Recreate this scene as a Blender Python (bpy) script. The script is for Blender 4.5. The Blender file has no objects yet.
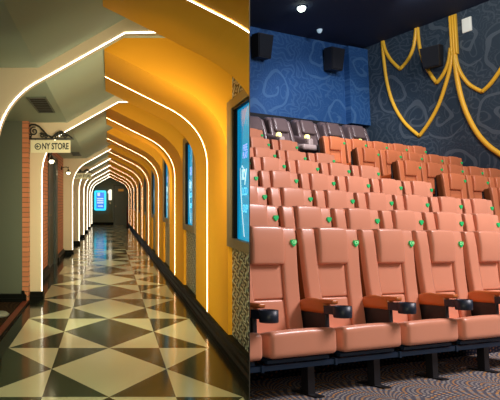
import bpy, bmesh, math, random
from mathutils import Matrix, Vector
random.seed(7)
SC = bpy.context.scene
COL = SC.collection
PI = math.pi
H = 1.258                       # eye height above the corridor floor
FPX = 600.0                     # focal length in pixels

# ------------------------------------------------------------------ camera
cam = bpy.data.cameras.new('camera'); camo = bpy.data.objects.new('camera', cam); COL.objects.link(camo)
camo.location = (0, 0, H); camo.rotation_euler = (PI / 2, 0, 0)
cam.sensor_width = 36; cam.sensor_fit = 'HORIZONTAL'; cam.lens = FPX * 36 / 500
cam.shift_x = (250 - 109) / 500; cam.shift_y = 1 / 500
cam.clip_start = .02; cam.clip_end = 200
SC.camera = camo
SC.view_settings.view_transform = 'Standard'
SC.view_settings.look = 'None'

# cinema frame: u along the rows, v away from the screen, w up
CM = Matrix(((.90091, -.434, -.00293, 1.2779), (.43247, .89712, .09024, 4.4084), (-.03654, -.08257, .99592, -.3772 + H), (0, 0, 0, 1)))
CMI = CM.inverted()

def wallpt(px, py, ax, val):
    d = CMI.to_3x3() @ Vector(((px - 109) / FPX, 1, (201 - py) / FPX))
    o = CMI @ Vector((0, 0, H))
    t = (val - o[ax]) / d[ax]
    return o + d * t

# ------------------------------------------------------------------ materials
def mat(name, col=(.5, .5, .5), rough=.5, metal=0, spec=.5, emit=None, es=0, coat=0):
    m = bpy.data.materials.new(name); m.use_nodes = True
    b = m.node_tree.nodes['Principled BSDF']
    b.inputs['Base Color'].default_value = (*col, 1); b.inputs['Roughness'].default_value = rough
    b.inputs['Metallic'].default_value = metal; b.inputs['Specular IOR Level'].default_value = spec
    b.inputs['Coat Weight'].default_value = coat
    if emit: b.inputs['Emission Color'].default_value = (*emit, 1); b.inputs['Emission Strength'].default_value = es
    return m
class N:
    def __init__(s, m): s.m = m; s.t = m.node_tree; s.b = s.t.nodes['Principled BSDF']
    def new(s, ty, **kw):
        n = s.t.nodes.new(ty)
        for k, v in kw.items(): setattr(n, k, v)
        return n
    def link(s, a, b): s.t.links.new(a, b)
    def math(s, op, a, b=None, c=None, clamp=False):
        n = s.t.nodes.new('ShaderNodeMath'); n.operation = op; n.use_clamp = clamp
        for i, v in enumerate((a, b, c)):
            if v is None: continue
            if isinstance(v, (int, float)): n.inputs[i].default_value = v
            else: s.link(v, n.inputs[i])
        return n.outputs[0]
    def mix(s, f, a, b):
        n = s.t.nodes.new('ShaderNodeMix'); n.data_type = 'RGBA'
        for i, v in ((0, f), (6, a), (7, b)):
            if isinstance(v, (int, float)): n.inputs[i].default_value = v
            elif isinstance(v, tuple): n.inputs[i].default_value = (*v, 1)
            else: s.link(v, n.inputs[i])
        return n.outputs[2]
    def coord(s, scale=(1, 1, 1), rot=(0, 0, 0), loc=(0, 0, 0)):
        tc = s.new('ShaderNodeTexCoord'); mp = s.new('ShaderNodeMapping')
        mp.inputs['Scale'].default_value = scale; mp.inputs['Rotation'].default_value = rot; mp.inputs['Location'].default_value = loc
        s.link(tc.outputs['Object'], mp.inputs['Vector']); return mp.outputs[0]
    def noise(s, vec, scale, detail=2):
        n = s.new('ShaderNodeTexNoise'); n.inputs['Scale'].default_value = scale; n.inputs['Detail'].default_value = detail
        s.link(vec, n.inputs['Vector']); return n.outputs['Fac']
    def bump(s, h, strength=.2, dist=.01):
        n = s.new('ShaderNodeBump'); n.inputs['Strength'].default_value = strength; n.inputs['Distance'].default_value = dist
        s.link(h, n.inputs['Height']); s.link(n.outputs[0], s.b.inputs['Normal'])
    def base(s, c): s.link(c, s.b.inputs['Base Color'])

def varied(name, c1, c2, rough, scale=3, bump=0, bscale=60, **kw):
    m = mat(name, c1, rough, **kw); n = N(m); v = n.coord()
    n.base(n.mix(n.noise(v, scale), c1, c2))
    if bump: n.bump(n.noise(v, bscale, 3), bump, .004)
    return m

M = {}
M['tile_light'] = varied('tile_light', (.50, .46, .29), (.57, .52, .34), .13, 1.2, spec=.3)
M['tile_dark'] = varied('tile_dark', (.030, .037, .020), (.046, .054, .030), .12, 1.5, spec=.16)
M['black_stone'] = varied('black_stone', (.008, .008, .006), (.014, .014, .009), .12, 4, spec=.2)
M['black_trim'] = mat('black_trim', (.006, .006, .005), .45, spec=.05)
M['orange'] = varied('orange_paint', (.74, .30, .014), (.78, .325, .018), .6, .8, spec=.15)
M['cream'] = varied('cream_paint', (.63, .49, .33), (.67, .53, .36), .5, 1.5)
M['ceil'] = varied('grey_ceiling_paint', (.29, .34, .25), (.32, .37, .275), .6, .6)
M['greywall'] = varied('grey_green_wall', (.092, .102, .07), (.105, .115, .078), .6, 1)
M['door'] = mat('dark_door', (.06, .062, .045), .45)
M['doorframe'] = mat('dark_door_frame', (.025, .026, .02), .4)
M['led'] = mat('led', (1, 1, 1), .5, emit=(1, .94, .62), es=10)
M['led2'] = mat('led_white', (1, 1, 1), .5, emit=(1, .92, .72), es=6)
M['lattice'] = mat('pressed_metal', (.2, .19, .14), .35, metal=.3)
M['bronze'] = mat('bronze_frame', (.20, .14, .065), .45, metal=.2)
M['pane'] = mat('blue_poster', (.0, .10, .16), .15, emit=(0, .24, .52), es=.8)
M['pane_arc'] = mat('poster_arc', (.0, .2, .3), .2, emit=(.002, .33, .60), es=.8)
M['lavender'] = mat('lavender_print', (.4, .4, .8), .3, emit=(.25, .35, .85), es=1)
M['whiteprint'] = mat('white_print', (.8, .9, .9), .3, emit=(.5, .85, .92), es=.8)
M['paleprint'] = mat('pale_blue_print', (.2, .6, .8), .3, emit=(.10, .60, .85), es=1)
M['iron'] = mat('wrought_iron', (.012, .011, .009), .5)
M['signboard'] = mat('cream_sign_glow', (.60, .54, .34), .5, emit=(.60, .52, .28), es=.25)  # emission added only to brighten the board
M['signblack'] = mat('sign_black', (.01, .01, .008), .6)
M['bulb'] = mat('bulb', (1, 1, 1), .5, emit=(1, .85, .5), es=14)
M['redwood'] = varied('red_wood_edging', (.20, .035, .012), (.12, .02, .008), .4, 6)
M['screen'] = mat('screen_cyan', (0, .3, .4), .3, emit=(.0, .62, .88), es=1.3)
M['screen_in'] = mat('screen_blue', (0, .1, .4), .3, emit=(.02, .16, .75), es=1.2)
M['num'] = mat('lit_number', (1, 1, 1), .4, emit=(1, .95, .75), es=1.3)
M['exit'] = mat('amber_sign', (.4, .18, .02), .5, emit=(.5, .2, .02), es=.35)
M['stand_grey'] = mat('stand_grey', (.22, .23, .19), .4)
# cinema
def leather(name, c1, c2, rough=.36):
    m = mat(name, c1, rough, spec=.55); n = N(m); v = n.coord()
    n.base(n.mix(n.noise(v, 4), c1, c2)); n.bump(n.noise(v, 220, 2), .12, .002); return m
M['leather'] = leather('salmon_leather', (.77, .315, .185), (.82, .345, .21), .3)
M['leather_dim'] = leather('salmon_leather_dim', (.66, .205, .085), (.72, .235, .10))  # the salmon leather again, dimmer light of the right block put into its colour
M['leather_shade'] = leather('shaded_side_leather', (.22, .055, .012), (.26, .07, .016), .5)  # shade in the gaps between seats put into the leather colour
M['seam'] = mat('seam_shadow', (.20, .06, .025), .7)
M['armleather'] = leather('orange_arm_leather', (.58, .15, .032), (.64, .18, .04), .28)
M['plastic'] = mat('black_plastic', (.012, .012, .014), .4)
M['cup'] = mat('cup_plastic', (.014, .022, .040), .42)
M['steel'] = mat('blue_black_steel', (.012, .032, .065), .4, metal=.3)
M['green'] = mat('green_badge', (.02, .50, .14), .5, emit=(.0, .5, .12), es=.25)
M['badgetext'] = mat('badge_text', (.6, 1, .5), .5, emit=(.4, .9, .4), es=.4)
M['recl'] = leather('taupe_leather', (.13, .095, .10), (.19, .14, .145), .28)
M['recl_light'] = leather('taupe_leather_pale', (.42, .34, .34), (.48, .40, .38), .35)
M['cuplight'] = mat('cup_ring_light', (1, .9, .4), .4, emit=(1, .85, .22), es=2.2)
M['gold'] = mat('gold_moulding', (.95, .55, .04), .35, metal=.0)
M['speaker'] = mat('speaker_cabinet', (.010, .013, .020), .6)
M['grille'] = mat('speaker_grille', (.006, .009, .016), .9)
M['whitepanel'] = mat('white_panel', (.75, .78, .72), .5, emit=(.7, .75, .68), es=.25)
M['darkband'] = mat('black_wall_band', (.006, .007, .010), .8)
M['cceil'] = varied('navy_ceiling', (.010, .024, .068), (.014, .032, .085), .8, 1)
M['downlight'] = mat('downlight_glow', (1, 1, 1), .5, emit=(.85, 1, .85), es=9)
M['downlight_dim'] = mat('downlight_dim', (.4, .5, .6), .5, emit=(.35, .5, .6), es=.6)
M['partition'] = mat('partition_dark', (.03, .025, .02), .8)

def brick_mat():
    m = mat('orange_brick', (.5, .14, .05), .75); n = N(m)
    tc = n.new('ShaderNodeTexCoord'); sp = n.new('ShaderNodeSeparateXYZ'); cb = n.new('ShaderNodeCombineXYZ')
    n.link(tc.outputs['Object'], sp.inputs[0]); n.link(n.math('ADD', sp.outputs['X'], sp.outputs['Y']), cb.inputs[0]); n.link(sp.outputs['Z'], cb.inputs[1])
    b = n.new('ShaderNodeTexBrick'); n.link(cb.outputs[0], b.inputs['Vector'])
    b.inputs['Color1'].default_value = (.62, .22, .10, 1); b.inputs['Color2'].default_value = (.52, .17, .075, 1)
    b.inputs['Mortar'].default_value = (.13, .075, .045, 1); b.inputs['Scale'].default_value = 1
    b.inputs['Brick Width'].default_value = .21; b.inputs['Row Height'].default_value = .062; b.inputs['Mortar Size'].default_value = .005
    n.base(b.outputs['Color']); n.bump(b.outputs['Fac'], -.5, .01); return m
M['brick'] = brick_mat()

def lattice_mat():
    m = M['lattice']; n = N(m)
    tc = n.new('ShaderNodeTexCoord'); sp = n.new('ShaderNodeSeparateXYZ'); n.link(tc.outputs['Object'], sp.inputs[0])
    y, z = sp.outputs['Y'], sp.outputs['Z']
    def cell(a, s):
        return n.math('SUBTRACT', n.math('FRACT', n.math('MULTIPLY', a, s)), .5)
    a = cell(y, 4.0); b = cell(z, 9.0)
    r = n.math('SQRT', n.math('ADD', n.math('MULTIPLY', a, a), n.math('MULTIPLY', b, b)))
    th = n.math('ARCTAN2', b, a)
    p = n.math('SINE', n.math('ADD', n.math('MULTIPLY', r, 17), n.math('MULTIPLY', n.math('SINE', n.math('MULTIPLY', th, 4)), 1.6)))
    f = n.math('GREATER_THAN', p, .1)
    n.base(n.mix(f, (.03, .03, .02), (.55, .54, .42))); n.bump(p, .8, .02)
lattice_mat()

def paisley(name, base1, base2, line, cell=1.0, axes=('X', 'Z'), strength=.5):
    """wallpaper with swirls: spirals round scattered centres joined by scalloped rings"""
    m = mat(name, base1, .7); n = N(m)
    tc = n.new('ShaderNodeTexCoord'); sp = n.new('ShaderNodeSeparateXYZ'); n.link(tc.outputs['Object'], sp.inputs[0])
    cb = n.new('ShaderNodeCombineXYZ'); n.link(sp.outputs[axes[0]], cb.inputs[0]); n.link(sp.outputs[axes[1]], cb.inputs[1])
    nz = n.new('ShaderNodeTexNoise'); nz.inputs['Scale'].default_value = 1.6; nz.inputs['Detail'].default_value = 1
    n.link(cb.outputs[0], nz.inputs['Vector'])
    va = n.new('ShaderNodeVectorMath'); va.operation = 'MULTIPLY_ADD'
    n.link(nz.outputs['Color'], va.inputs[0]); va.inputs[1].default_value = (.45, .45, 0); n.link(cb.outputs[0], va.inputs[2])
    tot = None
    for (sc, k, w, off) in ((1.15 / cell, 24, .80, 0), (2.6 / cell, 20, .86, 5.3)):
        vo = n.new('ShaderNodeTexVoronoi'); vo.voronoi_dimensions = '2D'; vo.feature = 'F1'
        mp = n.new('ShaderNodeMapping'); mp.inputs['Location'].default_value = (off, off * .7, 0); mp.inputs['Scale'].default_value = (sc, sc, sc)
        n.link(va.outputs[0], mp.inputs[0]); n.link(mp.outputs[0], vo.inputs['Vector']); vo.inputs['Scale'].default_value = 1
        df = n.new('ShaderNodeVectorMath'); df.operation = 'SUBTRACT'; n.link(mp.outputs[0], df.inputs[0]); n.link(vo.outputs['Position'], df.inputs[1])
        s2 = n.new('ShaderNodeSeparateXYZ'); n.link(df.outputs[0], s2.inputs[0])
        th = n.math('ARCTAN2', s2.outputs['Y'], s2.outputs['X'])
        r = vo.outputs['Distance']
        sp_ = n.math('SINE', n.math('ADD', n.math('MULTIPLY', r, k), th))
        lines = n.math('GREATER_THAN', sp_, w)
        sc_ = n.math('MULTIPLY', n.math('SINE', n.math('MULTIPLY', th, 14)), .035)
        ring = n.math('GREATER_THAN', n.math('SINE', n.math('MULTIPLY', n.math('ADD', r, sc_), k * 2.6)), .55)
        far = n.math('GREATER_THAN', r, .42)
        v = n.math('MAXIMUM', n.math('MULTIPLY', lines, n.math('SUBTRACT', 1, far)), n.math('MULTIPLY', n.math('MULTIPLY', ring, far), .6))
        tot = v if tot is None else n.math('MAXIMUM', tot, n.math('MULTIPLY', v, .55))
    nb = n.noise(cb.outputs[0], .8)
    n.base(n.mix(n.math('MULTIPLY', tot, strength), n.mix(nb, base1, base2), line)); return m
M['wp_back'] = paisley('blue_paisley_wallpaper', (.006, .055, .19), (.010, .085, .27), (.10, .24, .45), 1.5, ('X', 'Z'), .33)
M['wp_side'] = paisley('navy_paisley_wallpaper', (.016, .038, .066), (.026, .052, .084), (.17, .22, .27), 1.5, ('Y', 'Z'), .36)

def carpet_mat(name, base, dot1, dot2, flat=True, s=1.0):
    m = mat(name, base, .95, spec=.1); n = N(m)
    tc = n.new('ShaderNodeTexCoord'); sp = n.new('ShaderNodeSeparateXYZ'); n.link(tc.outputs['Object'], sp.inputs[0])
    a0 = sp.outputs['X']; b0 = n.math('ADD', sp.outputs['Y'], sp.outputs['Z'])
    a = n.math('SUBTRACT', n.math('FRACT', n.math('MULTIPLY', a0, 1.35 * s)), .5)
    b = n.math('SUBTRACT', n.math('FRACT', n.math('MULTIPLY', b0, 1.35 * s)), -.15)
    r = n.math('SQRT', n.math('ADD', n.math('MULTIPLY', a, a), n.math('MULTIPLY', b, b)))
    th = n.math('ARCTAN2', b, a)
    rk = n.math('MULTIPLY', r, 18)
    ring = n.math('GREATER_THAN', n.math('SINE', n.math('MULTIPLY', rk, 6.2832)), .0)
    par = n.math('MULTIPLY', n.math('FLOOR', rk), 1.5)
    dots = n.math('GREATER_THAN', n.math('SINE', n.math('ADD', n.math('MULTIPLY', th, 60), par)), .1)
    f = n.math('MULTIPLY', ring, dots)
    alt = n.math('GREATER_THAN', n.math('SINE', n.math('MULTIPLY', n.math('FLOOR', rk), 2.1)), .2)
    n.base(n.mix(f, base, n.mix(alt, dot1, dot2))); return m
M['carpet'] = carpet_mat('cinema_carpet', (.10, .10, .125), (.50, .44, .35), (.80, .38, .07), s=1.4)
M['carpet_shade'] = carpet_mat('cinema_carpet_shaded', (.004, .006, .014), (.06, .04, .035), (.12, .045, .015), s=1.4)  # same carpet darkened, shadow on the steps put into its colour
M['carpet_left'] = carpet_mat('store_carpet', (.016, .007, .004), (.075, .045, .02), (.05, .03, .012), s=1.2)

# ------------------------------------------------------------------ mesh builder
class MB:
    def __init__(s): s.v = []; s.f = []; s.mi = []; s.sm = []
    def add(s, vs, fs, mi=0, smooth=False):
        o = len(s.v); s.v += [tuple(v) for v in vs]
        for f in fs: s.f.append(tuple(i + o for i in f)); s.mi.append(mi); s.sm.append(smooth)
        return s
    def box(s, x0, x1, y0, y1, z0, z1, mi=0):
        vs = [(x, y, z) for x in (x0, x1) for y in (y0, y1) for z in (z0, z1)]
        return s.add(vs, [(0, 1, 3, 2), (4, 6, 7, 5), (0, 4, 5, 1), (2, 3, 7, 6), (0, 2, 6, 4), (1, 5, 7, 3)], mi)
    def pad(s, x0, x1, y0, y1, z0, z1, r=.02, n=4, mi=0, fn=None):
        lo = Vector((min(x0, x1), min(y0, y1), min(z0, z1))); hi = Vector((max(x0, x1), max(y0, y1), max(z0, z1)))
        r = min(r, min(hi - lo) / 2 * .999)
        def ax(a, b):
            k = [a + r * t for t in (0, .25, .6, 1)]; e = [b - r * t for t in (1, .6, .25, 0)]
            return k + [a + r + (b - a - 2 * r) * i / n for i in range(1, n)] + e
        A = [ax(lo[i], hi[i]) for i in range(3)]; L = [len(a) for a in A]
        idx = {}; vs = []
        def vid(i, j, k):
            if (i, j, k) not in idx:
                p = Vector((A[0][i], A[1][j], A[2][k]))
                q = Vector([min(max(p[c], lo[c] + r), hi[c] - r) for c in range(3)]); d = p - q
                if d.length > 1e-9: p = q + d.normalized() * r
                if fn: p = Vector(fn(p))
                idx[(i, j, k)] = len(vs); vs.append(p)
            return idx[(i, j, k)]
        fs = []
        for a, b, c in ((0, 1, 2), (1, 2, 0), (2, 0, 1)):
            for side in (0, L[c] - 1):
                for i in range(L[a] - 1):
                    for j in range(L[b] - 1):
                        q = []
                        for di, dj in ((0, 0), (1, 0), (1, 1), (0, 1)):
                            t = [0, 0, 0]; t[a] = i + di; t[b] = j + dj; t[c] = side; q.append(vid(*t))
                        fs.append(tuple(q if side else q[::-1]))
        return s.add(vs, fs, mi, True)
    def prism(s, poly, y0, y1, mi=0, plane='xz', smooth=False):
        """poly: 2-D outline extruded between y0 and y1 along the third axis"""
        n = len(poly)
        def P(a, b, c): return {'xz': (a, c, b), 'yz': (c, a, b), 'xy': (a, b, c)}[plane]
        vs = [P(a, b, y0) for a, b in poly] + [P(a, b, y1) for a, b in poly]
        fs = [tuple(range(n)), tuple(range(2 * n - 1, n - 1, -1))]
        s.add(vs, fs, mi, False)
        o = len(s.v) - 2 * n
        for i in range(n):
            j = (i + 1) % n; s.f.append((o + i, o + n + i, o + n + j, o + j)); s.mi.append(mi); s.sm.append(smooth)
        return s
    def tube(s, pts, r, n=8, mi=0, closed=False):
        pts = [Vector(p) for p in pts]; m = len(pts); vs = []; fs = []
        up = None
        for i, p in enumerate(pts):
            a = pts[max(i - 1, 0)]; b = pts[min(i + 1, m - 1)]; t = (b - a).normalized()
            if up is None: up = Vector((0, 0, 1)) if abs(t.z) < .9 else Vector((1, 0, 0))
            x = up.cross(t)
            if x.length < 1e-6: x = Vector((1, 0, 0)).cross(t)
            x.normalize(); y = t.cross(x); up = y
            rr = r[i] if isinstance(r, (list, tuple)) else r
            for k in range(n): vs.append(p + x * math.cos(2 * PI * k / n) * rr + y * math.sin(2 * PI * k / n) * rr)
        for i in range(m - 1):
            for k in range(n): fs.append((i * n + k, i * n + (k + 1) % n, (i + 1) * n + (k + 1) % n, (i + 1) * n + k))
        fs += [tuple(range(n))[::-1], tuple((m - 1) * n + k for k in range(n))]
        return s.add(vs, fs, mi, True)
    def lathe(s, prof, c=(0, 0, 0), n=20, mi=0, axis='z'):
        c = Vector(c); vs = []; fs = []
        for r, z in prof:
            for k in range(n):
                a = 2 * PI * k / n; q = (r * math.cos(a), r * math.sin(a), z)
                if axis == 'y': q = (q[0], q[2], q[1])
                if axis == 'x': q = (q[2], q[0], q[1])
                vs.append(c + Vector(q))
        for i in range(len(prof) - 1):
            for k in range(n): fs.append((i * n + k, i * n + (k + 1) % n, (i + 1) * n + (k + 1) % n, (i + 1) * n + k))
        return s.add(vs, fs, mi, True)
    def ribbon(s, pts, y0, y1, mi=0):
        vs = []
        for x, z in pts: vs += [(x, y0, z), (x, y1, z)]
        return s.add(vs, [(2 * i, 2 * i + 1, 2 * i + 3, 2 * i + 2) for i in range(len(pts) - 1)], mi)
    def mesh(s, name, mats, cut=None):
        me = bpy.data.meshes.new(name); me.from_pydata(s.v, [], s.f)
        for m in (mats if isinstance(mats, (list, tuple)) else [mats]): me.materials.append(M[m])
        for p, mi, sm in zip(me.polygons, s.mi, s.sm): p.material_index = mi; p.use_smooth = sm
        bm = bmesh.new(); bm.from_mesh(me)
        bmesh.ops.recalc_face_normals(bm, faces=bm.faces)
        for co, no in (cut or []):
            bmesh.ops.bisect_plane(bm, geom=bm.verts[:] + bm.edges[:] + bm.faces[:], dist=1e-6, plane_co=co, plane_no=no, clear_outer=True)
        n = len(bm.verts); bm.to_mesh(me); bm.free()
        return me if n else None
    def build(s, name, mats, parent=None, mw=None, cut=None):
        me = s.mesh(name, mats, cut)
        if me is None: return None
        o = bpy.data.objects.new(name, me); COL.objects.link(o)
        if parent: o.parent = parent
        if mw is not None: o.matrix_world = mw
        return o

# the dividing wall lies in the plane x = K*y through the eye
K0, K1 = .2335, .2350
def left_cut(): return [(Vector((0, 0, 0)), Vector((1, -K0, 0)).normalized())]          # keep the corridor side
def right_cut(mw):                                                                    # keep the cinema side, in local space of mw
    inv = mw.inverted(); no = Vector((-1, K1, 0)).normalized()
    return [(inv @ Vector((0, 0, 0)), (mw.to_3x3().transposed() @ no).normalized())]
LC = left_cut(); RC = right_cut(CM)

def tag(o, label=None, cat=None, group=None, kind=None):
    if o is None: return o
    if label: o['label'] = label
    if cat: o['category'] = cat
    if group: o['group'] = group
    if kind: o['kind'] = kind
    return o
def empty(name, mw=None, loc=None):
    o = bpy.data.objects.new(name, None); COL.objects.link(o); o.empty_display_size = .1
    if mw is not None: o.matrix_world = mw
    if loc is not None: o.location = loc
    return o
def struct(name, mb, mats, parent=None, cut=None, mw=None):
    o = mb.build(name, mats, parent, mw, cut)
    if o and not parent: o['kind'] = 'structure'
    return o
def text_mesh(txt, size, matname, mw, name, parent=None, cut=None, ext=.0008, local=None, bold=.012):
    c = bpy.data.curves.new('t', 'FONT'); c.body = txt; c.size = size; c.extrude = ext; c.align_x = 'CENTER'; c.align_y = 'CENTER'; c.offset = size * bold
    o = bpy.data.objects.new('t', c); COL.objects.link(o)
    dg = bpy.context.evaluated_depsgraph_get(); me = bpy.data.meshes.new_from_object(o.evaluated_get(dg))
    bpy.data.objects.remove(o)
    me.name = name; me.materials.clear(); me.materials.append(M[matname])
    if local is not None: me.transform(local)
    if cut:
        bm = bmesh.new(); bm.from_mesh(me)
        for co, no in cut: bmesh.ops.bisect_plane(bm, geom=bm.verts[:] + bm.edges[:] + bm.faces[:], dist=1e-6, plane_co=co, plane_no=no, clear_outer=True)
        k = len(bm.verts); bm.to_mesh(me); bm.free()
        if not k: return None
    ob = bpy.data.objects.new(name, me); COL.objects.link(ob)
    if parent: ob.parent = parent
    if mw is not None: ob.matrix_world = mw
    return ob
ORD = ['first', 'second', 'third', 'fourth', 'fifth', 'sixth', 'seventh', 'eighth', 'ninth', 'tenth', 'eleventh', 'twelfth']

# =================================================================== CORRIDOR
def Z(zo): return H + zo
DEND = 31.5
W, T = .43, 1.284
# floor with its diamond pattern
mb = MB()
for k in range(-2, 2):
    for n in range(0, 25):
        x0, x1, y0, y1 = k * W, (k + 1) * W, n * T, min((n + 1) * T, DEND)
        ym = (y0 + y1) / 2
        if k % 2 == 0: bx, apx = x0, x1; m = k // 2
        else: bx, apx = x1, x0; m = (k + 1) // 2
        light = ((n + m) % 2) == 1
        cm, co = (0, 1) if light else (1, 0)
        mb.add([(bx, y0, 0), (apx, ym, 0), (bx, y1, 0)], [(0, 1, 2)], cm)
        mb.add([(bx, y0, 0), (apx, y0, 0), (apx, ym, 0)], [(0, 1, 2)], co)
        mb.add([(bx, y1, 0), (apx, y1, 0), (apx, ym, 0)], [(0, 1, 2)], co)
mb.add([(-1.0, 0, 0), (-.86, 0, 0), (-.86, DEND, 0), (-1.0, DEND, 0)], [(0, 1, 2, 3)], 2)
mb.add([(.86, 0, 0), (1.06, 0, 0), (1.06, DEND, 0), (.86, DEND, 0)], [(0, 1, 2, 3)], 2)
mb.add([(-1.1, 7.5, 0), (-1.0, 7.5, 0), (-1.0, DEND, 0), (-1.1, DEND, 0)], [(0, 1, 2, 3)], 2)
struct('floor', mb, ['tile_light', 'tile_dark', 'black_stone'], cut=LC)
mb = MB().add([(-3.2, 0, .004), (-1.07, 0, .004), (-1.07, 7.5, .004), (-3.2, 7.5, .004)], [(0, 1, 2, 3)])
mb.box(-3.2, -1.07, 0, 7.5, -.03, .003)
o = mb.build('carpet', 'carpet_left'); tag(o, 'dark brown wave patterned carpet in the left side bay', 'carpet')
mb = MB().prism([(-1.075, 0), (-1.075, .012), (-1.06, .018), (-1.0, .018), (-.99, .012), (-.99, 0)], 0, 7.48)
mb.box(-1.0, -.985, 0, 7.48, 0, .02, 1)
o = struct('trim_1', mb, ['redwood', 'black_trim'])

# ceiling
CP = [(-3.2, 1.0), (-.53, 1.0), (.12, 1.37), (1.2, 1.37)]
mb = MB()
poly = [(x, Z(z)) for x, z in CP] + [(1.2, Z(1.6)), (-3.2, Z(1.6))]
mb.prism(poly, .4, DEND)
struct('ceiling', mb, 'ceil', cut=LC)
# right wall behind the windows, pressed metal
mb = MB().box(1.035, 1.2, 4.0, DEND, 0, Z(1.4))
struct('wall_right', mb, 'lattice', cut=LC)
# left walls
mb = MB().box(-3.2, -1.085, 7.5, 7.62, 0, Z(1.0)); struct('wall_left_return', mb, 'greywall')
mb = MB().box(-1.085, -1.008, 7.50, 7.64, 0, Z(1.0)); struct('trim_3', mb, 'brick')
mb = MB().box(-3.3, -3.2, 0, 7.6, 0, Z(1.02)); struct('wall_left_bay', mb, 'greywall')
DY0, DY1, DZ = 10.55, 12.35, 2.10
mb = MB().box(-1.25, -1.075, 7.64, DY0, 0, Z(1.02)).box(-1.25, -1.075, DY1, DEND, 0, Z(1.02)).box(-1.25, -1.075, DY0, DY1, DZ, Z(1.02))
struct('wall_left', mb, 'brick')
mb = MB().box(-1.15, -1.11, DY0, DY1, 0, DZ)
d = mb.build('door_1', 'door'); tag(d, kind='structure')
MB().box(-1.12, -1.055, DY0 - .02, DY0 + .08, 0, DZ).box(-1.12, -1.055, DY1 - .35, DY1 + .02, 0, DZ).box(-1.12, -1.055, DY0 - .02, DY1 + .02, DZ - .08, DZ + .02).build('door_frame', 'doorframe', d)
MB().tube([(-1.11, DY0 + .25, 1.0), (-1.06, DY0 + .25, 1.0), (-1.06, DY0 + .42, 1.0)], .012).build('door_handle', 'bronze', d)
# baseboards
def bb_left(y0, y1): return MB().prism([(-1.09, 0), (-1.09, .14), (-1.06, .14), (-1.05, .10), (-1.03, .08), (-1.03, 0)], y0, y1)
mb = bb_left(7.46, DY0 - .02); m2 = bb_left(DY1 + .02, DEND); mb.add(m2.v, m2.f); struct('baseboard_left', mb, 'black_trim')
mb = MB().box(-3.2, -1.075, 7.455, 7.5, 0, .10).box(-3.2, -1.03, 7.44, 7.47, 0, .05); struct('baseboard_left_return', mb, 'black_trim')
mb = MB().prism([(1.06, 0), (1.06, .135), (.985, .135), (.982, .105), (.965, .09), (.962, .06), (.944, .045), (.944, 0)], 3.3, DEND)
struct('baseboard_right', mb, 'black_trim', cut=LC)
# end wall
mb = MB().box(-1.3, 1.2, DEND, DEND + .15, 0, Z(1.4)); struct('wall_end', mb, 'greywall')
mb = MB().box(-1.07, .25, DEND - .05, DEND, 0, .14); struct('baseboard_end', mb, 'black_trim')

# arch contour on the right half
def bez(p0, p1, p2, n=12):
    return [((1 - t) ** 2 * p0[0] + 2 * t * (1 - t) * p1[0] + t * t * p2[0], (1 - t) ** 2 * p0[1] + 2 * t * (1 - t) * p1[1] + t * t * p2[1]) for t in [i / n for i in range(n + 1)]]
RCON = [(1.0, -H)] + bez((1.0, .36), (.995, .73), (.63, .93), 14) + [(-.04, 1.265)]
def off_contour(con, d):
    out = []
    for i, (x, z) in enumerate(con):
        a = con[max(i - 1, 0)]; b = con[min(i + 1, len(con) - 1)]
        tx, tz = b[0] - a[0], b[1] - a[1]; l = math.hypot(tx, tz); out.append((x - tz / l * d, z + tx / l * d))
    return out
NR = 10
rib_words = ['nearest', 'second nearest'] + ORD[2:]
for i in range(NR):
    dl = 3.09 + 3.0 * i; dn, df = dl - 1.05, dl + .81
    poly = RCON + [(-.04, 1.285), (.12, 1.375), (1.1, 1.375), (1.1, -H)]
    mb = MB(); mb.prism([(x, Z(z)) for x, z in poly], dn, min(df, DEND - .05))
    ob = mb.build('arch_panel', 'orange', cut=LC)
    tag(ob, f'{rib_words[i]} orange arched wall panel curving up to the ceiling, counted from the viewer', 'arch', 'orange arch panels along the right wall')
    ins = [(x, Z(z)) for x, z in off_contour(RCON, .004)]; ins[0] = (ins[0][0], .135)
    hw = .0085 + .0016 * max(0, i - 1)
    led = MB().ribbon(ins, dl - hw, dl + hw).build('led_strip', 'led', ob, cut=LC)
    # shallow groove edges beside the strip
    g = MB()
    for sgn in (-1, 1): g.ribbon([(x, z) for x, z in ins], dl + sgn * hw, dl + sgn * (hw + .006))
    if i < 3: g.build('led_channel', 'cream', ob, cut=LC)

# left half arches
LCON = [(-.855, -H)] + bez((-.855, .31), (-.855, .74), (-.50, .915), 14) + [(.12, 1.262), (.5, 1.27)]
left_d = [4.5, 7.65, 14.1, 17.3, 20.5, 23.7, 26.9, 30.1]
for i, dd in enumerate(left_d):
    out = [(.5, 1.372), (.12, 1.372), (-.53, 1.004), (-1.074, 1.004), (-1.074, -H)]
    mb = MB(); mb.prism([(x, Z(z)) for x, z in LCON + out], dd, dd + .10)
    ob = mb.build('arch_column', 'cream')
    tag(ob, f'{rib_words[i]} cream arched column on the left with a lit inner edge, counted from the viewer', 'arch', 'cream arch columns along the left wall')
    ins = [(x, Z(z)) for x, z in off_contour(LCON, -.003)]; ins[0] = (ins[0][0], .11)
    # light strip set on the inner edge, wrapping a little on to the face
    l = MB(); l.ribbon(ins, dd - .004, dd + .013)
    fr = off_contour(LCON, .003 if i < 3 else .009); fr[0] = (fr[0][0], .11 - H)
    vs = []
    for a, b in zip(ins, fr): vs += [(a[0], dd - .004, a[1]), (b[0], dd - .004, Z(b[1]))]
    l.add(vs, [(2 * j, 2 * j + 1, 2 * j + 3, 2 * j + 2) for j in range(len(ins) - 1)])
    l.build('led_strip', 'led2', ob)
    MB().box(-1.076, -.842, dd - .02, dd + .12, 0, .105).box(-1.076, -.832, dd - .03, dd + .13, 0, .05).build('plinth', 'black_trim', ob)

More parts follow.
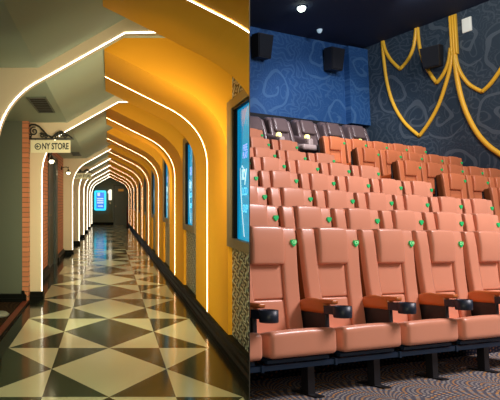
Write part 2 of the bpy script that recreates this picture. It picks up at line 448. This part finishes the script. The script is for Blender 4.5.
# windows with lit blue posters in the bays on the right
FX = .985
ZW0, ZW1 = Z(-.375), Z(.82)
for i in range(NR - 1):
    y0, y1 = 3.90 + 3.0 * i + .02, 5.02 + 3.0 * i
    fr = .17; bh = .075
    nm = f'window_{i + 1}'
    mb = MB()
    for a in ((y0, y0 + fr, ZW0, ZW1), (y1 - fr, y1, ZW0, ZW1), (y0 + fr, y1 - fr, ZW0, ZW0 + bh), (y0 + fr, y1 - fr, ZW1 - bh, ZW1)):
        mb.box(FX, 1.06, *a)
    w = mb.build(nm, 'bronze', cut=LC); tag(w, kind='structure')
    mb = MB()
    e = .012
    mb.box(FX + .01, 1.065, y1 - fr - .05, y1 - fr, ZW0 + bh, ZW1 - bh).box(FX + .01, 1.065, y0 + fr, y0 + fr + .03, ZW0 + bh, ZW1 - bh)
    mb.box(FX + .01, 1.065, y0 + fr, y1 - fr, ZW1 - bh - .02, ZW1 - bh)
    mb.build('inner_frame', 'black_trim', w, cut=LC)
    p = MB().box(1.028, 1.034, y0 + fr, y1 - fr - .04, ZW0 + bh, ZW1 - bh).build('pane', 'pane', w, cut=LC)
    # big pale curved shape and white stroke of the poster
    yy = y1 - fr
    arc = [(yy - .10 + .0, Z(-.30)), (yy - .12, Z(-.1)), (yy - .16, Z(.25)), (yy - .24, Z(.5)), (yy - .34, Z(.66)), (yy - .44, Z(.72)), (y0 + fr + .02, Z(.66)), (y0 + fr + .02, Z(-.30))]
    pr = MB().prism(arc, 1.0265, 1.0275, 0, 'yz').build('poster_shape', 'pane_arc', p, cut=LC)
    st = []
    sw = [(yy - .16, .26, .003), (yy - .165, .2, .008), (yy - .185, .08, .010), (yy - .22, -.06, .009), (yy - .26, -.18, .008), (yy - .30, -.27, .007)]
    L = [(a - b, Z(z)) for a, z, b in sw]; Rr = [(a + b, Z(z)) for a, z, b in sw[::-1]]
    MB().prism(L + Rr, 1.025, 1.026, 0, 'yz').build('poster_stroke', 'whiteprint', p, cut=LC)
    if i < 3:
        # glyph x axis runs toward the viewer (-y), up is z, facing -x
        Rm = Matrix(((0, 0, -1, 0), (-1, 0, 0, 0), (0, 1, 0, 0), (0, 0, 0, 1)))
        for txt, sz, mt, yo, zo in (('FREE', .07, 'lavender', .33, .40), ('PLAY', .07, 'lavender', .33, .345), ('ity', .17, 'whiteprint', .30, .215), ('LCD', .085, 'paleprint', .32, .07), ('DLP', .085, 'paleprint', .34, -.06)):
            text_mesh(txt, sz, mt, None, 'poster_lettering', p, LC, .0005, Matrix.Translation((1.0245, yy - yo, Z(zo))) @ Rm)

# wall lamps on the left
for i, (dd, wd) in enumerate([(9.5, 'between the first sign and the dark door'), (13.45, 'on the brick just past the dark door'), (17.6, 'past the second cream column beyond the door'), (21.0, 'far along the left wall'), (24.6, 'farthest along the left wall')]):
    r = empty('wall_lamp', loc=(-1.075, dd, 1.90))
    tag(r, f'black gooseneck wall lamp with glowing bulb {wd}', 'lamp', 'gooseneck lamps on the left wall')
    MB().lathe([(.0, .0), (.045, .0), (.045, .015), (.03, .025), (0, .025)], (0, 0, .09), 14, axis='x').build('wall_plate', 'iron', r)
    MB().tube([(.01, 0, .09), (.06, 0, .115), (.12, 0, .12), (.155, 0, .10), (.165, 0, .06)], .009).lathe([(0, -.015), (.016, 0), (0, .015)], (.165, 0, .115), 10).build('arm', 'iron', r)
    MB().lathe([(.012, .07), (.02, .05), (.03, .03), (.085, .0), (.082, -.002), (.028, .025), (.0, .028)], (.165, 0, 0), 18).build('lamp_shade', 'iron', r)
    MB().lathe([(0, .03), (.02, .02), (.036, -.005), (.034, -.03), (.018, -.045), (0, -.05)], (.165, 0, 0), 14).build('bulb', 'bulb', r)

# hanging signs
def spiral(cx, cz, r0, r1, a0, turns, n=26):
    return [(cx + (r0 + (r1 - r0) * i / n) * math.cos(a0 + turns * 2 * PI * i / n), 0, cz + (r0 + (r1 - r0) * i / n) * math.sin(a0 + turns * 2 * PI * i / n)) for i in range(n + 1)]
def sign(dd, lab, x0=-1.022, s=1.0):
    r = empty('hanging_sign', loc=(x0, dd, Z(.785))); tag(r, lab, 'sign', 'shop signs on scrolled brackets')
    MB().box(-.036, .004, -.02, .02, -.07 * s, .20 * s).build('mounting_plate', 'iron', r)
    MB().box(0, .575 * s, -.008, .008, -.01, .010).build('bracket_bar', 'iron', r)
    m = MB()
    m.tube([(0, 0, .15 * s), (.04 * s, 0, .178 * s), (.09 * s, 0, .18 * s), (.14 * s, 0, .155 * s), (.19 * s, 0, .105 * s), (.24 * s, 0, .05 * s), (.30 * s, 0, .02 * s)], .013 * s, 6)
    for cx, cz, ro, a, t in ((.075, .095, .058, 1.2, 1.6), (.175, .045, .032, 2.5, -1.4), (.23, .03, .022, 0, 1.3), (.365, .035, .032, .6, 1.5), (.42, .055, .03, 3.3, -1.5), (.47, .03, .024, 0, 1.4), (.03, .04, .028, -1, -1.3)):
        m.tube(spiral(cx * s, cz * s, ro * s, .006 * s, a, t), .0095 * s, 6)
    m.tube([(.30 * s, 0, .015 * s), (.345 * s, 0, .06 * s), (.385 * s, 0, .085 * s), (.42 * s, 0, .095 * s), (.46 * s, 0, .07 * s), (.51 * s, 0, .045 * s), (.56 * s, 0, .01 * s)], .011 * s, 6)
    m.tube([(.20 * s, 0, .105 * s), (.215 * s, 0, .08 * s), (.205 * s, 0, .05 * s)], .007 * s, 6)
    m.build('scrollwork', 'iron', r)
    b = MB().box(.035 * s, .535 * s, -.012, .012, -.175 * s, -.018 * s).build('sign_board', 'signboard', r)
    for xx in (.09, .48): MB().tube([(xx * s, 0, 0), (xx * s, 0, -.02 * s)], .004).build('hanger', 'iron', r)
    F = Matrix(((1, 0, 0, 0), (0, 0, -1, 0), (0, 1, 0, 0), (0, 0, 0, 1)))   # faces -y
    text_mesh('NY STORE', .098 * s, 'signblack', None, 'lettering', b, None, .001, Matrix.Translation((.345 * s, -.0135, -.098 * s)) @ F @ Matrix.Diagonal((.74, 1.12, 1, 1)), bold=.03)
    c = (.125 * s, -.0135, -.098 * s)
    m = MB()
    ring = [(c[0] + .036 * s * math.cos(a * PI / 12), c[1], c[2] + .036 * s * math.sin(a * PI / 12)) for a in range(25)]
    m.tube(ring, .0065 * s, 6)
    m.tube([(c[0] - .018 * s, c[1], c[2]), (c[0] + .02 * s, c[1], c[2])], .006 * s, 6)
    m.tube([(c[0] - .002 * s, c[1], c[2] + .018 * s), (c[0] - .02 * s, c[1], c[2]), (c[0] - .002 * s, c[1], c[2] - .018 * s)], .006 * s, 6)
    m.build('arrow_symbol', 'signblack', b)
sign(7.58, 'cream NY STORE sign hanging from black scrolled iron bracket, nearer one')
sign(16.6, 'smaller looking farther cream shop sign on scrolled bracket down the corridor')

r = empty('display_stand', loc=(-1.225, 6.56, .005)); tag(r, 'round grey foot of a stand on the carpet at the left edge', 'stand')
MB().lathe([(0, 0), (.13, 0), (.135, .012), (.11, .035), (.03, .05), (0, .05)], n=24).build('base', 'stand_grey', r)
MB().lathe([(0, .04), (.015, .04), (.015, 1.1), (0, 1.1)], n=10).build('pole', 'stand_grey', r)
# ceiling vents
for i, (a, b) in enumerate([(5.75, 6.75), (12.2, 13.2)]):
    r = empty('ceiling_vent', loc=(-.70, (a + b) / 2, Z(1.0)))
    tag(r, ['dark slatted ceiling vent nearest the viewer above the left side', 'farther small dark slatted ceiling vent past the NY STORE sign'][i], 'vent', 'slatted vents in the left ceiling')
    hl = (b - a) / 2
    MB().box(-.095, -.08, -hl, hl, -.012, 0).box(.08, .095, -hl, hl, -.012, 0).box(-.08, .08, -hl, -hl + .03, -.012, 0).box(-.08, .08, hl - .03, hl, -.012, 0).build('frame', 'greywall', r)
    MB().box(-.08, .08, -hl + .03, hl - .03, -.003, -.001).build('backing', 'black_trim', r)
    for k in range(9): y = -hl + .06 + (2 * hl - .12) * k / 8; MB().box(-.08, .08, y - .012, y + .012, -.010, -.004).build('slat', 'doorframe', r)

# end of the corridor
def EX(px): return (px - 109) / FPX * DEND
def EZ(py): return Z((201 - py) / FPX * DEND)
def rrect(x0, x1, z0, z1, r, n=5):
    p = []
    for cx, cz, a in ((x1 - r, z1 - r, 0), (x0 + r, z1 - r, 90), (x0 + r, z0 + r, 180), (x1 - r, z0 + r, 270)):
        for k in range(n + 1): t = math.radians(a + 90 * k / n); p.append((cx + r * math.cos(t), cz + r * math.sin(t)))
    return p
r = empty('poster_screen', loc=(0, DEND, 0)); tag(r, 'glowing cyan framed poster screen on the corridor end wall', 'screen')
MB().prism(rrect(EX(94.3), EX(106.2), EZ(210.5), EZ(190.5), .09), -.10, 0).build('screen_frame', 'screen', r)
sc = MB().box(EX(96.3), EX(104.2), -.105, -.10, EZ(208.6), EZ(192.5)).build('picture', 'screen_in', r)
mm = MB()
for k, (a, b, z0, z1) in enumerate([(97.5, 100, 192.8, 196), (97.2, 103.4, 198, 199.2), (97.2, 103.4, 200.2, 201.3), (97.2, 103.4, 202.3, 203.4), (98, 103, 205.6, 206.6)]): mm.box(EX(a), EX(b), -.107, -.105, EZ(z1), EZ(z0))
mm.build('printed_lines', 'whiteprint', sc)
mm = MB().prism([(EX(108.7), EZ(200)), (EX(111.6), EZ(200)), (EX(111.6), EZ(189.6)), (EX(109.6), EZ(189.6)), (EX(107.8), EZ(191.4)), (EX(107.8), EZ(193.2)), (EX(108.7), EZ(193))], DEND - .06, DEND)
tag(mm.build('lit_number', 'num'), 'glowing white number 1 on the corridor end wall beside the door', 'number')
tag(MB().box(EX(109.4), EX(110.9), DEND - .03, DEND - .002, EZ(204), EZ(202)).build('wall_switch', 'cream'), 'small pale switch plate under the glowing number on the end wall', 'switch')
d = MB().box(EX(114.2), EX(128), DEND - .04, DEND - .001, 0, EZ(186)).build('door_2', 'door'); tag(d, kind='structure')
MB().box(EX(113.4), EX(114.4), DEND - .07, DEND, 0, EZ(185)).box(EX(113.4), EX(128.6), DEND - .07, DEND, EZ(186), EZ(185)).build('door_frame', 'doorframe', d)
MB().box(EX(115.2), EX(116.2), DEND - .09, DEND - .04, EZ(207), EZ(205.5)).build('door_handle', 'bronze', d)
tag(MB().box(EX(118.3), EX(123.5), DEND - .07, DEND - .041, EZ(191.3), EZ(189)).build('door_sign', 'exit'), 'small amber sign on the dark end door', 'sign')
r = empty('queue_post', loc=(EX(127.5) * .9, 28.4, 0)); tag(r, 'reddish brown post standing by the far end door', 'post')
MB().lathe([(0, 0), (.1, 0), (.1, .02), (.03, .04), (0, .04)], n=14).build('base', 'iron', r)
MB().lathe([(0, .03), (.035, .03), (.035, .95), (.05, .97), (.03, 1.02), (0, 1.03)], n=12).build('pole', 'redwood', r)

# the dividing wall, a thin wedge between two planes through the viewpoint
y0, y1 = 1.2, 26.0
mb = MB().add([(K0 * y0, y0, -1), (K1 * y0, y0, -1), (K1 * y1, y1, -1), (K0 * y1, y1, -1), (K0 * y0, y0, 7), (K1 * y0, y0, 7), (K1 * y1, y1, 7), (K0 * y1, y1, 7)],
              [(0, 1, 2, 3), (4, 5, 6, 7), (0, 1, 5, 4), (1, 2, 6, 5), (2, 3, 7, 6), (3, 0, 4, 7)])
struct('wall_partition', mb, 'partition')

# =================================================================== CINEMA
RV = [-.082, .637, 1.408, 2.187, 3.0, 3.763, 4.447, 5.179]
RW = [.068, .299, .570, .881, 1.205, 1.504, 1.831, 2.168]
RS = [0.0, .4752, 1.0134, 1.5547, 2.7254, 3.2332, 3.7112, 4.1944]
RI = [range(-1, 5), range(0, 6), range(0, 7), range(0, 6), range(-1, 4), range(0, 3), range(0, 2), range(0, 1)]
WVv = {3: 2.20, 4: 2.972, 5: 3.694, 6: 4.428, 7: 5.196}
WWw = {3: .885, 4: 1.195, 5: 1.509, 6: 1.843, 7: 2.189}
WS = {3: 6.60, 4: 6.5931, 5: 6.4629, 6: 6.3121, 7: 6.2785}
WN = {3: 2, 4: 3, 5: 5, 6: 5, 7: 5}
PIT, WPIT = .62, .604
UW = 8.87; VB = wallpt(369, 85, 0, UW).y + .16; WC = wallpt(300, 36.5, 1, VB).z
# stepped floor
stairs = [(-7, -.95)]
fl = [w - 1.02 for w in RW]; fl[0] = -.95
prof = [(-6.0, fl[0])]
for k in range(1, 8):
    a = RV[k] - .42; prof += [(a, fl[k - 1]), (a, fl[k])]
prof += [(5.50, fl[7]), (5.50, 1.50), (VB + .1, 1.50)]
mb = MB()
U0, U1 = -6.0, UW
for i in range(len(prof) - 1):
    (a, b), (c, dd) = prof[i], prof[i + 1]
    ver = abs(a - c) < 1e-6
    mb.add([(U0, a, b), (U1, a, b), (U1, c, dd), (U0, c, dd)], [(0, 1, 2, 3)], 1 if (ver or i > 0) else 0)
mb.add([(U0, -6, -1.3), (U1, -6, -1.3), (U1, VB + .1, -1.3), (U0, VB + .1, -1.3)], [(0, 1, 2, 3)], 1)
struct('floor', mb, ['carpet', 'carpet_shade'], mw=CM, cut=RC)
mb = MB().box(-6, UW + .2, -3.5, VB + .1, WC, WC + .1); struct('ceiling', mb, 'cceil', mw=CM, cut=RC)
mb = MB().box(0, UW, VB, VB + .1, 3.10, WC + .05).box(0, UW, VB, VB + .1, 1.2, 3.10, 1); struct('wall_back', mb, ['wp_back', 'darkband'], mw=CM, cut=RC)
mb = MB().box(UW, UW + .1, -3.5, VB + .1, -1.0, WC + .05); struct('wall_right_cinema', mb, 'wp_side', mw=CM, cut=RC)
# shallow pier of wallpaper beside the corner
p0 = wallpt(344.5, 80, 1, VB)
mb = MB().box(p0.x, UW, VB - .16, VB, 3.10, WC - .06); struct('trim_2', mb, 'wp_back', mw=CM)

# ---- the cinema seat
XL, XR = -.534, .040
def seat_meshes(cut=None, dark=False):
    L = 'leather_dim' if dark else 'leather'
    S = {}
    def lean(p):                                  # back leans slightly and narrows gently in the middle
        t = max(0, min(1, (.11 - p.z) / .72))
        y = p.y - .05 * t * t
        x = p.x
        if x < -.41: x += .035 * min(1, t * 1.3)
        elif x > .02: x -= .006 * min(1, t * 2)
        return (x, y, p.z)
    mb = MB()
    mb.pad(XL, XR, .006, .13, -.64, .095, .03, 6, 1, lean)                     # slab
    def bol(x0, x1, inner):
        def fn(p):
            q = lean(p); top = max(0, (p.z - .02) / .09)
            return (q[0], q[1] + .018 * top * top, q[2] + .004)
        mb.pad(x0, x1, -.026, .035, -.63, .108, .018, 6, 0, fn)
    bol(XL, -.397, 1); bol(-.100, XR, -1)
    mb.pad(-.400, -.098, -.004, .06, -.395, -.14, .014, 5, 0, lean)              # lumbar pad
    mb.pad(-.400, -.098, -.004, .06, -.64, -.400, .014, 5, 0, lean)             # lower pad
    S['backrest'] = (mb, [L, 'leather_shade'])
    def pil(p):
        t = (p.z + .155) / .27; b = math.sin(PI * max(0, min(1, t)))
        cx = (p.x + .249) / .151
        y = p.y - (.008 * b * (1 - .3 * cx * cx) if p.y < 0 else 0) + .02 * max(0, t - .6)
        return (p.x, y, p.z + .006 * (1 - cx * cx) * (1 if p.z > 0 else 0))
    S['headrest'] = (MB().pad(-.386, -.098, -.050, .10, -.156, .114, .020, 7, 0, pil), L)
    def cu(p):
        t = max(0, min(1, (-.20 - p.y) / .17))
        z = p.z - (.055 * max(0, min(1, (p.y + .33) / .25)) if p.z > -.64 else 0) + (.008 * math.sin(PI * (p.x - XL) / .58) if p.z > -.66 else 0)
        return (p.x + .008, p.y, z)
    S['seat_cushion'] = (MB().pad(XL + .008, XR - .002, -.372, .02, -.738, -.568, .035, 7, 0, cu), L)
    # arm between this seat and the next: pad, black side, cup ring
    ax = .056
    def armf(p):
        t = max(0, min(1, (-.03 - p.y) / .24))
        return (p.x, p.y, p.z + .016 * math.sin(PI * t) * (p.z > -.42) - (.010 * (1 - t) if p.z > -.42 else 0))
    mb = MB().pad(ax - .036, ax + .036, -.285, -.02, -.488, -.395, .034, 4, 0, armf)
    mb.pad(ax - .030, ax + .030, -.350, -.22, -.420, -.388, .014, 3, 0)
    S['armrest'] = (mb, 'armleather')
    S['arm_support'] = (MB().pad(ax - .018, ax + .018, -.275, .02, -.70, -.455, .008, 2), 'plastic')
    c = (ax, -.405, 0)
    mb = MB().lathe([(.0, -.500), (.056, -.500), (.059, -.496), (.060, -.424), (.055, -.424), (.052, -.49), (0, -.49)], c, 24)
    mb.box(ax - .03, ax + .03, -.36, -.27, -.485, -.43)
    S['cup_holder'] = (mb, 'cup')
    S['back_shell'] = (MB().pad(XL + .01, XR - .01, .125, .15, -.66, .06, .01, 3), 'plastic')
    hp = [(a * .88, b * .88) for a, b in [(0, -.031), (-.020, -.012), (-.029, .004), (-.029, .016), (-.021, .026), (-.010, .027), (0, .018), (.010, .027), (.021, .026), (.029, .016), (.029, .004), (.020, -.012)]]
    S['seat_badge'] = (MB().prism(hp, -.038, -.020), 'green')
    S['seat_rail'] = (MB().box(-.52, .0, -.33, -.30, -.768, -.747).box(-.50, -.46, -.30, -.05, -.76, -.73).box(-.06, -.02, -.30, -.05, -.76, -.73), 'steel')
    S['support_post'] = (MB().box(-.115, -.055, -.25, -.19, -1.016, -.78).box(-.12, -.05, -.33, -.10, -1.018, -1.008), 'plastic')
    return S
SH = {}
for key in (False, True):
    S = seat_meshes(dark=key); SH[key] = {k: (mb.mesh(k, m)) for k, (mb, m) in S.items()}
    SH[key]['src'] = S
FONT_CACHE = {}
def place_seat(u, v, w, label, group, dark=False, badge=None, rot=0):
    mw = CM @ Matrix.Translation((u, v, w)) @ Matrix.Rotation(rot, 4, 'Z')
    r = empty('cinema_seat', mw @ Matrix.Translation((-.245, 0, -1.02)))
    tag(r, label, 'seat', group)
    sh = Matrix.Translation((.245, 0, 1.02))
    # does it reach the dividing wall?
    crossing = any((mw @ Vector(p)).x - K1 * (mw @ Vector(p)).y < .002 for p in ((XL, .15, 0), (XL, -.4, -.7), (.13, -.46, -.4), (XL, .15, -1)))
    for k, (mb, m) in SH[dark]['src'].items():
        me = SH[dark][k]
        if crossing:
            me = mb.mesh(k, m, right_cut(mw))
            if me is None: continue
        o = bpy.data.objects.new(k, me); COL.objects.link(o); o.parent = r; o.matrix_local = sh
        if k == 'seat_badge' and badge:
            F = Matrix(((1, 0, 0, 0), (0, 0, -1, 0), (0, 1, 0, 0), (0, 0, 0, 1)))
            t = text_mesh(badge, .030, 'badgetext', None, 'badge_lettering', o, None, .0006, Matrix.Translation((0, -.0392, .004)) @ F)
    return r
rowname = ['front row', 'second row', 'third row', 'fourth row', 'fifth row', 'sixth row', 'seventh row', 'eighth row']
for k in range(8):
    n = len(RI[k])
    for j, i in enumerate(RI[k]):
        if k == 0 and j == 0: lab = 'partly hidden salmon leather seat at far left end of the front row'
        else: lab = f'salmon leather cinema seat, {ORD[j]} from the left in the {rowname[k]} of the left block'
        place_seat(RS[k] + i * PIT, RV[k], RW[k], lab, f'{rowname[k]} of seats in the left block', False, ('C%d' % (8 + i)) if k == 0 else None)
for k in (3, 4, 5, 6, 7):
    for j in range(WN[k]):
        place_seat(WS[k] + j * (.585 if k == 5 else WPIT), WVv[k], WWw[k], f'salmon leather seat in a dimmed tone, {ORD[j]} from the aisle in the {rowname[k]} of the right block', f'{rowname[k]} of seats in the right block', True)

# beam that carries the front row
mb = MB().box(-1.3, 2.75, -.405, -.375, -.744, -.712)
for i in range(-1, 5):
    mb.box(i * PIT + .055, i * PIT + .075, -.412, -.37, -.75, -.706)
o = mb.build('support_beam', 'steel', mw=CM, cut=RC); tag(o, 'long dark blue steel beam running under the front row of seats', 'beam')

# ---- recliners along the back
def recliner_meshes():
    S = {}
    def ln(p):
        t = max(0, p.z - .55)
        return (p.x * (1 - .10 * max(0, (p.z - .9) / .4)), p.y + .30 * t, p.z)
    S['backrest'] = (MB().pad(-.31, .31, .02, .20, .40, 1.24, .06, 6, 0, ln).pad(-.31, -.21, -.03, .12, .45, 1.18, .04, 5, 0, ln).pad(.21, .31, -.03, .12, .45, 1.18, .04, 5, 0, ln), 'recl')
    S['headrest'] = (MB().pad(-.20, .20, -.06, .10, .90, 1.22, .05, 5, 0, ln), 'recl')
    S['seat_cushion'] = (MB().pad(-.30, .30, -.55, .05, .38, .54, .05, 5), 'recl')
    S['footrest'] = (MB().pad(-.29, .29, -.82, -.53, .36, .48, .05, 5), 'recl_light')
    S['armrest'] = (MB().pad(-.47, -.31, -.30, .12, .30, .72, .05, 5, 0, lambda p: (p.x, p.y, p.z + (.12 * max(0, (p.y + .2) / .3) if p.z > .6 else 0))), 'recl')
    S['arm_side'] = (MB().pad(-.46, -.32, -.36, -.26, .10, .70, .04, 3), 'recl_light')
    S['cup_light'] = (MB().lathe([(.0, .80), (.035, .79), (.052, .765), (.056, .73), (.052, .70), (0, .70)], (-.39, -.24, 0), 18), 'cuplight')
    S['base'] = (MB().box(-.28, .28, -.50, .2, 0, .40), 'plastic')
    return S
RS_ = recliner_meshes(); RSH = {k: mb.mesh(k, m) for k, (mb, m) in RS_.items()}
pts = [(251, 115.5), (277.5, 117.5), (304.5, 120), (330.5, 122.5), (355, 125)]
for j, (px, py) in enumerate(pts):
    q = wallpt(px, py, 1, 6.42)
    mw = CM @ Matrix.Translation((q.x, 6.20, 1.50 + (q.z - 1.24 - 1.50)))
    r = empty('recliner', mw); tag(r, f'dark taupe leather recliner against the back wall, {ORD[j]} from the left', 'recliner', 'recliners in the back row')
    cr = any((mw @ Vector(p)).x - K1 * (mw @ Vector(p)).y < .002 for p in ((-.31, .4, 1.2), (-.31, -.8, .4)))
    for k, (mb, m) in RS_.items():
        me = mb.mesh(k, m, right_cut(mw)) if cr else RSH[k]
        if me is None: continue
        o = bpy.data.objects.new(k, me); COL.objects.link(o); o.parent = r

# ---- gold swag mouldings on the side wall
def wp(pts, off=.03):
    out = []
    for px, py in pts:
        q = wallpt(px, py, 0, UW); out.append((q.x - off, q.y, q.z))
    return out
def smooth(pts, n=6):
    out = []; P = [pts[0]] + list(pts) + [pts[-1]]
    for i in range(1, len(P) - 2):
        p0, p1, p2, p3 = P[i - 1:i + 3]
        for k in range(n):
            t = k / n
            out.append(tuple(.5 * ((2 * p1[c]) + (-p0[c] + p2[c]) * t + (2 * p0[c] - 5 * p1[c] + 4 * p2[c] - p3[c]) * t * t + (-p0[c] + 3 * p1[c] - 3 * p2[c] + p3[c]) * t ** 3) for c in range(2)))
    return out + [pts[-1]]
def gold(paths, lab, rad=.040):
    m = MB()
    for i, p in enumerate(paths):
        q = wp(smooth(p), .004 + .012 * (i % 2) ); m.tube(q, rad, 8)
    for p in m.v: pass
    o = m.build('wall_moulding', 'gold', mw=CM); tag(o, lab, 'moulding', 'gold swag mouldings on the side wall')
gold([[(382.6, 37), (385, 49), (391, 60), (400.5, 69.5)], [(400.5, 69.5), (409, 59), (414.5, 45), (417, 24)]], 'small gold swag moulding, leftmost on the side wall near the corner')
gold([[(417.5, 24), (419.5, 45), (424, 62), (430.5, 74), (437, 83.5)], [(437, 83.5), (444, 74), (449, 62), (451, 48)]], 'gold swag moulding curving just below the side wall speaker')
gold([[(382.3, 38), (384, 60), (387.5, 84), (394, 105), (405, 123), (419.8, 136.5)], [(419.8, 136.5), (430, 122), (439, 105), (446, 85), (451, 66), (452.8, 50)]], 'long gold swag moulding hanging lowest to a point above the seats')
gold([[(455, 48), (457, 63), (462, 75), (470, 85), (482.5, 92)], [(482.5, 92), (490, 85), (497, 76), (506, 62)]], 'short gold swag moulding right of the broad gold upright')
gold([[(454.5, 48), (456.5, 72), (461, 96), (468, 116), (478, 134), (490, 147), (506, 158)]], 'long plain gold curve sweeping down to the right from the gold upright', .052)
q0 = wallpt(449, 9, 0, UW); q1 = wallpt(456.5, 9, 0, UW); zb = wallpt(452, 56, 0, UW).z
ya, yb = sorted((q0.y, q1.y))
mb = MB().box(UW - .03, UW, ya, yb, zb, WC - .02)
for k in range(3):
    a = ya + (yb - ya) * k / 3; mb.pad(UW - .06, UW - .005, a, a + (yb - ya) / 3 - .004, zb, WC - .02, .02, 3)
tag(mb.build('wall_moulding', 'gold', mw=CM), 'broad ribbed gold upright moulding at the top of the side wall', 'moulding', 'gold swag mouldings on the side wall')

# ---- speakers
def speaker(mw, lab, sx=.42, sz=.52, dp=.30):
    r = empty('wall_speaker', mw); tag(r, lab, 'speaker', 'black wall speakers')
    MB().prism([(-sx / 2, sz / 2), (sx / 2, sz / 2), (sx / 2 * .8, -sz / 2), (-sx / 2 * .8, -sz / 2)], -dp, -.06).build('cabinet', 'speaker', r)
    MB().prism([(-sx / 2 * .92, sz / 2 * .92), (sx / 2 * .92, sz / 2 * .92), (sx / 2 * .74, -sz / 2 * .92), (-sx / 2 * .74, -sz / 2 * .92)], -dp - .02, -dp).build('grille', 'grille', r)
    MB().box(-.05, .05, -.08, .02, -.08, .08).build('bracket', 'iron', r)
for (px, py), lab in zip([(262.5, 45.5), (334.5, 58.5)], ['black speaker on the blue back wall, nearest the left edge', 'black speaker on the blue back wall, near the pier and corner']):
    q = wallpt(px, py, 1, VB - .2); speaker(CM @ Matrix.Translation((q.x, VB, q.z)) @ Matrix.Rotation(.12, 4, 'X'), lab)
q = wallpt(428, 56, 0, UW - .25)
speaker(CM @ Matrix.Translation((UW, q.y, q.z)) @ Matrix.Rotation(-PI / 2 + .25, 4, 'Z') @ Matrix.Rotation(.15, 4, 'X'), 'black tilted speaker on the side wall among gold swags', .40, .44, .30)
q = wallpt(467.5, 25, 0, UW)
r = empty('wall_panel', CM @ Matrix.Translation((UW, q.y, q.z))); tag(r, 'small white square panel on the side wall right of the gold upright', 'panel')
MB().pad(-.04, 0, -.10, .10, -.15, .15, .015, 2).build('cover', 'whitepanel', r)
MB().box(-.043, -.038, -.07, .07, -.11, .11).build('inset', 'whitepanel', r)

# ---- ceiling downlights
for (px, py, rad, mt, lab) in ((301.5, 7, .085, 'downlight', 'bright round downlight in the dark cinema ceiling'), (319.5, 29, .06, 'downlight_dim', 'faint unlit round downlight near the back of the dark ceiling')):
    q = wallpt(px, py, 2, WC)
    r = empty('ceiling_downlight', CM @ Matrix.Translation((q.x, q.y, WC))); tag(r, lab, 'downlight', 'round downlights in the cinema ceiling')
    MB().lathe([(rad * 1.05, 0), (rad * 1.3, -.003), (rad * 1.3, -.012), (rad * 1.0, -.014), (rad, 0)], n=24).build('trim_ring', 'cceil', r)
    MB().lathe([(0, -.10), (rad * .6, -.085), (rad * .95, -.04), (rad, 0)], n=24).build('lens', mt, r)

# =================================================================== LIGHTS
def area(loc, target, size, power, col, mw=None, sy=None, spread=PI, name='light'):
    l = bpy.data.lights.new(name, 'AREA'); l.energy = power; l.color = col; l.size = size; l.spread = spread
    if sy: l.shape = 'RECTANGLE'; l.size_y = sy
    o = bpy.data.objects.new(name, l); COL.objects.link(o)
    a, b = Vector(loc), Vector(target)
    if mw is not None: a = mw @ a; b = mw @ b
    o.location = a; o.rotation_euler = (b - a).to_track_quat('-Z', 'Y').to_euler(); return o
def spot(loc, target, power, col, ang, blend=.6, rad=.1, mw=None):
    l = bpy.data.lights.new('spot', 'SPOT'); l.energy = power; l.color = col; l.spot_size = ang; l.spot_blend = blend; l.shadow_soft_size = rad
    o = bpy.data.objects.new('spot', l); COL.objects.link(o)
    a, b = Vector(loc), Vector(target)
    if mw is not None: a = mw @ a; b = mw @ b
    o.location = a; o.rotation_euler = (b - a).to_track_quat('-Z', 'Y').to_euler(); return o
# corridor: soft fill from behind the viewer
area((-.4, -.8, 2.1), (-.4, 9, 1.1), 1.4, 52, (1, .96, .74), name='corridor_fill')
area((.2, .9, 2.0), (.6, 5, 1.6), .8, 6, (1, .78, .45), name='corridor_fill')
for i in range(10):
    yy = 3.2 + 3.0 * i
    pw = [6, 6, 6, 5, 4, 3.5, 3, 2, 1.5, 1][i]
    area((-.10, yy, Z(.62)), (.45, yy + 3.0, .5), .7, pw, (1, .74, .42), spread=2.4, name='unseen_corridor_fill')  # unseen fills added along the corridor, backs to the camera, no fixtures
for i, pw in enumerate([16, 16, 12, 9, 7, 5, 4, 3]):
    yy = 2.6 + 3.0 * i
    area((-.55, yy, .95), (1.0, yy + 2.3, .35), .6, pw, (.82, 1, .62), spread=2.6, name='unseen_low_fill')  # unseen greenish fills added to yellow the lower orange panels
area((.55, 4.6, Z(.35)), (-1.1, 8.3, 1.3), .5, 24, (1, .9, .62), name='unseen_corridor_fill')  # this and the next are unseen fills added for the left walls
area((.75, 9.3, Z(.30)), (-1.1, 11.5, 1.3), .5, 16, (1, .88, .6), name='unseen_corridor_fill')
area((-2.1, 5.6, 2.2), (-2.1, 6.5, 0), .6, 3, (1, .86, .6), name='bay_fill')
# cinema
area((4.4, -3.4, 4.2), (2.4, 1.4, .0), 1.8, 500, (1, .90, .94), CM, name='screen_light')
area((-1.2, -4.2, 2.8), (1.5, 1.2, -.2), 1.6, 14, (1, .90, .95), CM, name='screen_light_left')
spot((6.6, 1.2, 4.9), (7.4, 4.6, 1.6), 260, (1, .80, .66), 1.3, mw=CM)
spot((5.4, 2.6, 4.95), (6.2, VB, 4.0), 105, (.62, .82, 1), 1.7, mw=CM)
spot((5.6, 3.6, 4.9), (7.0, 6.2, 2.4), 380, (1, .92, .95), 1.3, mw=CM)
spot((4.6, .6, 4.9), (4.0, 4.0, 1.2), 260, (1, .85, .75), 1.2, mw=CM)
spot((6.8, 3.8, 4.95), (UW, 4.6, 4.2), 70, (1, .95, .85), 1.9, mw=CM)

w = bpy.data.worlds.new('world'); SC.world = w; w.use_nodes = True
w.node_tree.nodes['Background'].inputs[0].default_value = (.10, .11, .12, 1); w.node_tree.nodes['Background'].inputs[1].default_value = .25
